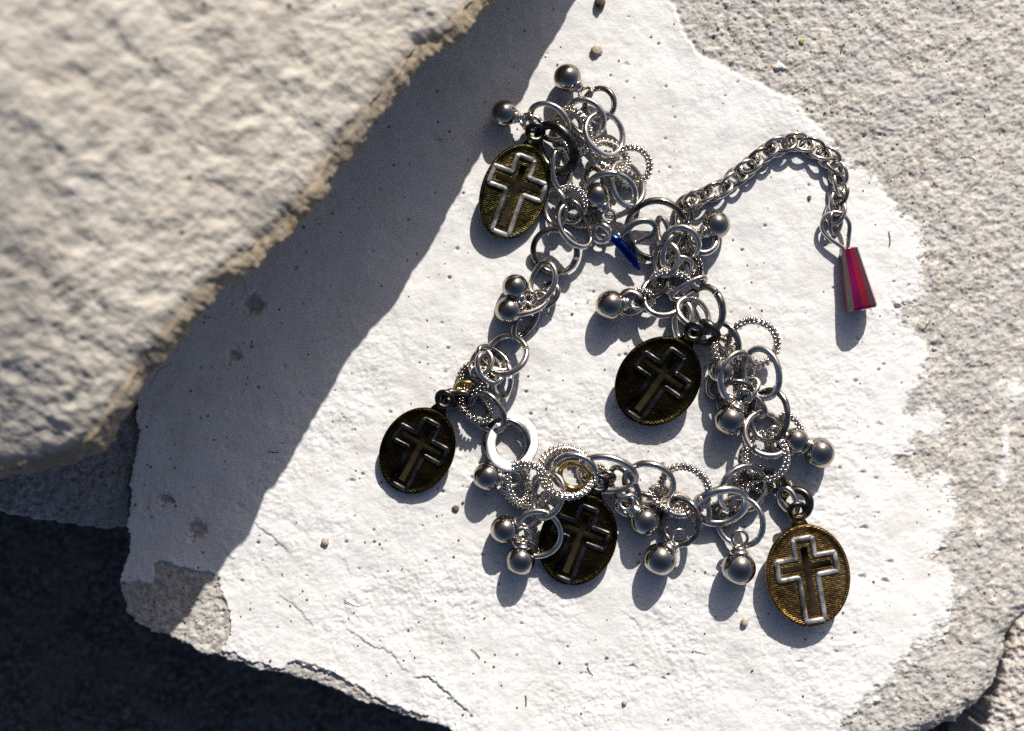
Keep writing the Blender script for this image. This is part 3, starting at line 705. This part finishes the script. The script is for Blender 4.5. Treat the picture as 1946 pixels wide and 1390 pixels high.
# ---- plain, twisted and flat rings (photo x, y, semi-major, aspect, angle, lift, wire ...)
P_, R_ = 'plain', 'rope'
RINGS = [
 # top cluster
 (1140, 198, 29, .9, 60, 8, 4.4, P_, 1, 'oxid'), (1113, 224, 37, .74, 38, 14, 4.6, P_, 1, 'silver'), (1149, 256, 41, .86, 70, 22, 4.8, P_, -1, 'silver'),
 (1090, 248, 42, .62, 62, 6, 5.4, R_, 1, 'silver'), (1199, 316, 35, .95, 20, 8, 5.4, R_, 1, 'silver'), (1160, 297, 36, .66, 35, 16, 5.2, R_, -1, 'silver'),
 (1044, 232, 40, .66, 38, 16, 4.6, P_, 1, 'silver'), (1056, 281, 46, .62, 60, 12, 7.4, P_, 1, 'bail_dark'), (1066, 322, 38, .42, 85, 22, 4.4, P_, -1, 'silver'),
 (1191, 350, 42, .72, 72, 18, 4.8, P_, -1, 'silver'), (1160, 370, 46, .80, 15, 14, 4.8, P_, 1, 'silver'), (1055, 394, 34, .55, 82, 10, 4.4, P_, 1, 'silver'),
 (1086, 384, 30, .80, 50, 14, 4.6, R_, 1, 'silver'), (1093, 430, 43, .62, 62, 14, 4.6, P_, -1, 'silver'), (1084, 402, 22, .8, 40, 26, 4.2, P_, 1, 'oxid'),
 (1012, 236, 17, .7, 10, 20, 4.0, P_, 1, 'silver'), (1100, 412, 26, .6, 20, 8, 4.4, R_, 1, 'oxid'), (1130, 340, 20, .7, 70, 22, 4, P_, 1, 'oxid'),
 # left run down
 (1055, 478, 42, .92, 40, 4, 4.8, P_, 1, 'oxid'), (1031, 536, 37, .58, 108, 12, 4.4, P_, 1, 'silver'), (1042, 562, 24, .6, 120, 4, 4.2, P_, 1, 'oxid'), (998, 578, 42, .42, -18, 20, 4.4, P_, -1, 'silver'),
 (998, 612, 35, .42, -58, 10, 4.4, P_, 1, 'oxid'), (962, 676, 40, .84, 140, 10, 4.8, P_, 1, 'silver'),
 (914, 690, 24, .75, 120, 18, 4.4, P_, 1, 'silver'), (930, 700, 30, .62, 60, 24, 4.6, P_, -1, 'silver'), (938, 682, 32, .5, 35, 12, 4.4, P_, -1, 'oxid'), (955, 722, 32, .5, 95, 8, 4.2, P_, 1, 'silver'),
 (899, 720, 28, .86, 120, 6, 5.4, R_, 1, 'oxid'), (918, 712, 20, .6, 10, 26, 4.2, P_, 1, 'silver'), (883, 733, 15, .38, -12, 24, 3.6, P_, 1, 'gold'),
 (925, 783, 42, .64, 50, 14, 4.8, P_, 1, 'oxid'), (903, 775, 32, .60, 42, 8, 5.0, R_, -1, 'oxid'), (858, 758, 16, .75, 0, 14, 6.2, P_, 1, 'bail_dark'), (880, 757, 18, .6, 20, 18, 4.6, P_, 1, 'oxid'),
 (962, 842, 44, .92, 70, 0, 4.4, P_, 1, 'oxid', None, 1.0, 0.0, None, .97), (1001, 922, 43, .92, 30, 10, 5.8, R_, 1, 'silver'), (985, 918, 36, .5, 80, 14, 5.0, R_, -1, 'silver'),
 # bottom run
 (1077, 898, 50, .86, 10, 10, 6.0, R_, -1, 'silver'), (1092, 900, 42, .80, 20, 18, 4.8, P_, 1, 'silver'), (1091, 904, 27, .88, 20, 26, 4.4, P_, 1, 'gold'), (1155, 901, 53, .60, 12, 26, 5.0, P_, 1, 'silver'),
 (1152, 909, 15, .8, 0, 20, 3.8, P_, 1, 'oxid'), (1187, 925, 40, .5, 60, 8, 4.6, P_, 1, 'oxid'), (1041, 943, 42, .62, 108, 26, 4.8, P_, 1, 'silver'), (1021, 1015, 44, .98, 0, 34, 4.8, P_, 1, 'silver'),
 (1132, 912, 26, .6, 120, 14, 5.0, R_, 1, 'silver'), (1194, 960, 20, .9, 0, 20, 4.8, P_, 1, 'silver'), (1000, 1040, 24, .5, 30, 12, 4, P_, 1, 'oxid'),
 (1233, 919, 46, .82, 25, 6, 5.0, P_, 1, 'silver'), (1302, 930, 46, .84, 50, 8, 5.8, R_, 1, 'silver'), (1268, 948, 34, .5, 30, 14, 5.2, R_, -1, 'silver'), (1293, 992, 42, .76, 95, 8, 5.0, P_, 1, 'oxid'),
 (1291, 962, 22, .8, 0, 22, 4.6, P_, -1, 'silver'), (1225, 950, 26, .4, 10, 20, 4.6, P_, 1, 'oxid'), (1335, 968, 24, .5, 80, 20, 4.4, P_, 1, 'silver'),
 (1370, 961, 48, .68, -12, 16, 6.4, P_, 1, 'silver'), (1411, 930, 47, .88, 140, 10, 4.8, P_, -1, 'silver'), (1407, 992, 46, .84, 80, 4, 4.6, P_, 1, 'silver'), (1372, 972, 20, .7, 20, 8, 5.0, R_, 1, 'oxid'),
 (1446, 918, 19, .7, 30, 16, 5.0, R_, 1, 'oxid'), (1436, 938, 34, .4, 120, 6, 4.2, P_, 1, 'silver'), (1425, 905, 24, .6, 160, 4, 5.0, R_, 1, 'oxid'),
 (1455, 868, 42, .86, 90, 2, 5.6, R_, 1, 'silver'), (1470, 915, 24, .6, 40, 14, 5.0, P_, 1, 'bail_dark'), (1489, 926, 15, .6, 70, 22, 3.8, P_, 1, 'gold'), (1498, 951, 25, .5, 62, 20, 4.8, P_, 1, 'silver'), (1513, 957, 26, .86, 70, 6, 6.2, P_, 1, 'bail_dark'),
 # right run
 (1430, 653, 45, .92, 30, 8, 5.8, R_, 1, 'silver'), (1381, 645, 32, .55, 60, 12, 4.8, P_, 1, 'oxid'), (1375, 668, 28, .6, 70, 18, 5.2, R_, -1, 'silver'), (1447, 710, 47, .64, 78, 16, 5.2, P_, 1, 'silver'),
 (1400, 716, 46, .68, 105, 8, 4.8, P_, -1, 'silver'), (1402, 745, 28, .7, 20, 12, 4.8, P_, 1, 'oxid'), (1388, 748, 22, .6, 80, 20, 4.4, P_, 1, 'oxid'), (1462, 790, 47, .66, 95, 16, 5.0, P_, 1, 'oxid'), (1457, 826, 44, .86, 30, 10, 5.2, P_, -1, 'silver'),
 (1430, 770, 28, .5, 40, 10, 4.6, P_, 1, 'silver'), (1420, 742, 26, .5, 130, 18, 4.4, P_, 1, 'silver'), (1504, 808, 24, .45, 50, 20, 5.0, R_, 1, 'silver'), (1489, 845, 24, .7, 10, 6, 4.6, P_, 1, 'silver'),
 (1383, 770, 20, .7, 50, 14, 4.2, P_, 1, 'oxid'), (1360, 730, 24, .5, 100, 6, 4.2, P_, 1, 'oxid'),
 # middle cluster at the clasp
 (1247, 437, 55, .96, 0, 10, 5.2, P_, 1, 'oxid'), (1294, 464, 33, .86, 20, 26, 5.0, P_, 1, 'silver'), (1336, 460, 24, .84, 0, 14, 5.2, P_, -1, 'silver'), (1266, 494, 30, .68, 95, 28, 4.8, P_, 1, 'silver'),
 (1260, 442, 28, .36, 80, 20, 4.6, P_, 1, 'silver'), (1283, 478, 36, .62, 110, 18, 4.8, P_, -1, 'silver'), (1276, 534, 34, .45, 10, 28, 5.2, R_, 1, 'silver'), (1309, 548, 36, .30, -30, 30, 4.4, P_, 1, 'silver'),
 (1258, 574, 34, .74, 10, 10, 5.0, P_, -1, 'silver'), (1198, 576, 18, .9, 0, 22, 8, P_, 1, 'oxid'), (1222, 566, 20, .6, 20, 24, 4.6, R_, 1, 'silver'), (1341, 588, 42, .70, 80, 14, 5.6, P_, 1, 'oxid'), (1318, 596, 34, .72, 40, 20, 4.8, P_, -1, 'silver'),
 (1298, 610, 34, .42, 95, 10, 4.6, P_, 1, 'silver'), (1340, 634, 22, .8, 30, 24, 6.6, P_, 1, 'bail_dark'), (1310, 500, 26, .6, 50, 14, 4.6, R_, 1, 'oxid'), (1320, 520, 28, .5, 70, 22, 4.4, P_, -1, 'silver'),
 (1300, 410, 22, .5, 100, 12, 4.4, P_, 1, 'oxid'), (1246, 545, 24, .6, 150, 20, 4.6, P_, 1, 'oxid'), (1292, 505, 22, .7, 0, 34, 4.4, P_, 1, 'silver'),
]
for r in RINGS:
    if r[7] == 'plain' and len(r) == 10 and (r[0] * 7 + r[1]) % 3 == 0: ring(*r, None, 1.0, .07)
    else: ring(*r)
me = pieces_to_mesh('flat_ring', [ring_geo(40, 47, 9.0, flat=.28)])
fr_n = (to_sun * .30 + Vector((0, 0, 1))).normalized()
f = obj('flat_ring', me, M['white'], B, Matrix.Translation(W(974, 843, 30) * S) @ fr_n.to_track_quat('Z', 'Y').to_matrix().to_4x4() @ Matrix.Rotation(math.radians(0), 4, 'Z'))
f['label'] = 'broad flat ring gleaming white'

# ---- clasp
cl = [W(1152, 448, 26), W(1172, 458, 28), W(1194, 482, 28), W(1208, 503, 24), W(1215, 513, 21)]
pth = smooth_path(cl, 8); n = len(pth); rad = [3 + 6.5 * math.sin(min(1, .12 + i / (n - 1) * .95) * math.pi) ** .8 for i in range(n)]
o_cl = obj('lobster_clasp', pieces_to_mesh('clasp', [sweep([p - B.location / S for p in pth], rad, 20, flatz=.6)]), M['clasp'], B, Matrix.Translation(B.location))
lev = smooth_path([W(1176, 448, 44), W(1205, 424, 46), W(1232, 420, 44), W(1246, 432, 40), W(1238, 446, 38), W(1206, 462, 38)], 8)
obj('lever', pieces_to_mesh('lever', [sweep([p - B.location / S for p in lev], [7.5 - 3 * i / len(lev) for i in range(len(lev))], 14, flatz=.7)]), M['ball'], o_cl, Matrix.Translation(B.location))
ring(1143, 443, 16, .85, 30, 20, 5.4, 'plain', 1, 'silver', name='clasp_ring')

# ---- extension chain of small oval links
cp = smooth_path([W(*p) for p in [(1298, 392, 26), (1330, 374, 18), (1372, 358, 14), (1405, 332, 14), (1437, 305, 14), (1470, 282, 16), (1512, 270, 14), (1552, 286, 14), (1582, 308, 14), (1594, 340, 14), (1593, 375, 16), (1588, 405, 18), (1587, 432, 16)]], 30)
acc = [0.0]
for a, b in zip(cp[:-1], cp[1:]): acc.append(acc[-1] + (b - a).length)
step = 18.5; k = 0; links_me = pieces_to_mesh('chain_link', [ring_geo(22.5, 17.5, 3.9, seg=48)]); dist = 8.0
links_me.materials.append(M['silver']); lm2 = links_me.copy(); lm2.materials.clear(); lm2.materials.append(M['oxid'])
while dist < acc[-1]:
    i = next(j for j in range(len(acc)) if acc[j] >= dist); p = cp[i]; t = (cp[min(i + 3, len(cp) - 1)] - cp[max(i - 3, 0)]).normalized()
    ang = math.atan2(t.y, t.x); roll = math.radians((38 if k % 2 else -38) + random.uniform(-9, 9))
    Mw = Matrix.Translation((p + Vector((0, 0, 3 if k % 2 else -1))) * S) @ Matrix.Rotation(ang + random.uniform(-.12, .12), 4, 'Z') @ Matrix.Rotation(roll, 4, 'X') @ Matrix.Rotation(math.radians(random.uniform(-8, 4)), 4, 'Y')
    o = bpy.data.objects.new('chain_link', links_me if k % 3 else lm2); COL.objects.link(o); place(o, B, Mw); k += 1; dist += step

# ---- wire loop and red bead
wl = smooth_path([W(1614, 482, 25), W(1600, 470, 24), W(1575, 452, 22), W(1562, 434, 20), W(1566, 414, 20), W(1582, 404, 22), W(1602, 408, 25), W(1614, 426, 27), W(1613, 450, 26), W(1610, 480, 25)], 8)
pin = obj('eye_pin', pieces_to_mesh('eye_pin', [sweep([p - B.location / S for p in wl], [4.2] * len(wl), 14)]), M['silver'], B, Matrix.Translation(B.location))
p0, p1 = W(1613, 472, 24), W(1637, 583, 31); ax = (p1 - p0); Lb = ax.length
prof = [(13.5, 0), (17.0, 2.0), (30.5, Lb + 1), (29, Lb + 6), (24, Lb + 7.5)]
V = []; F = []; ns = 12
for (r, z) in prof:
    for i in range(ns):
        t = 2 * math.pi * (i + .35) / ns; V.append((r * math.cos(t), r * math.sin(t), z))
for kk in range(len(prof) - 1):
    for i in range(ns):
        j = (i + 1) % ns; F.append((kk * ns + i, kk * ns + j, (kk + 1) * ns + j, (kk + 1) * ns + i))
F += [tuple(range(ns))[::-1], tuple(range((len(prof) - 1) * ns, len(prof) * ns))]
Mw = Matrix.Translation(p0 * S) @ ax.to_track_quat('Z', 'Y').to_matrix().to_4x4()
BEAD = 1
Vt, Ft = revolve([(4.2, -1), (4.2, Lb + 1)], 16)
bead = obj('red_bead', pieces_to_mesh('red_bead', [(V, F)], smooth=False), M['red'], B, Mw)
obj('pin_shank', pieces_to_mesh('pin_shank', [(Vt, Ft)]), M['oxid'], bead, Mw)
obj('pin_head', pieces_to_mesh('pin_head', [revolve([(.1, Lb - 2), (7, Lb - 1), (7.5, Lb + 4), (4, Lb + 7), (.1, Lb + 8)], 18)]), M['silver'], bead, Mw)

bm_ = bead.data
for k_ in ('facet_magenta', 'facet_dark', 'facet_ruby'): bm_.materials.append(M[k_])
for p in bm_.polygons:                    # facet tones stand in for the bead's differing reflections
    if len(p.vertices) == 4:
        p.material_index = (1, 2, 3, 1, 2, 3, 1, 2, 3, 1, 3, 2)[p.index % 12]
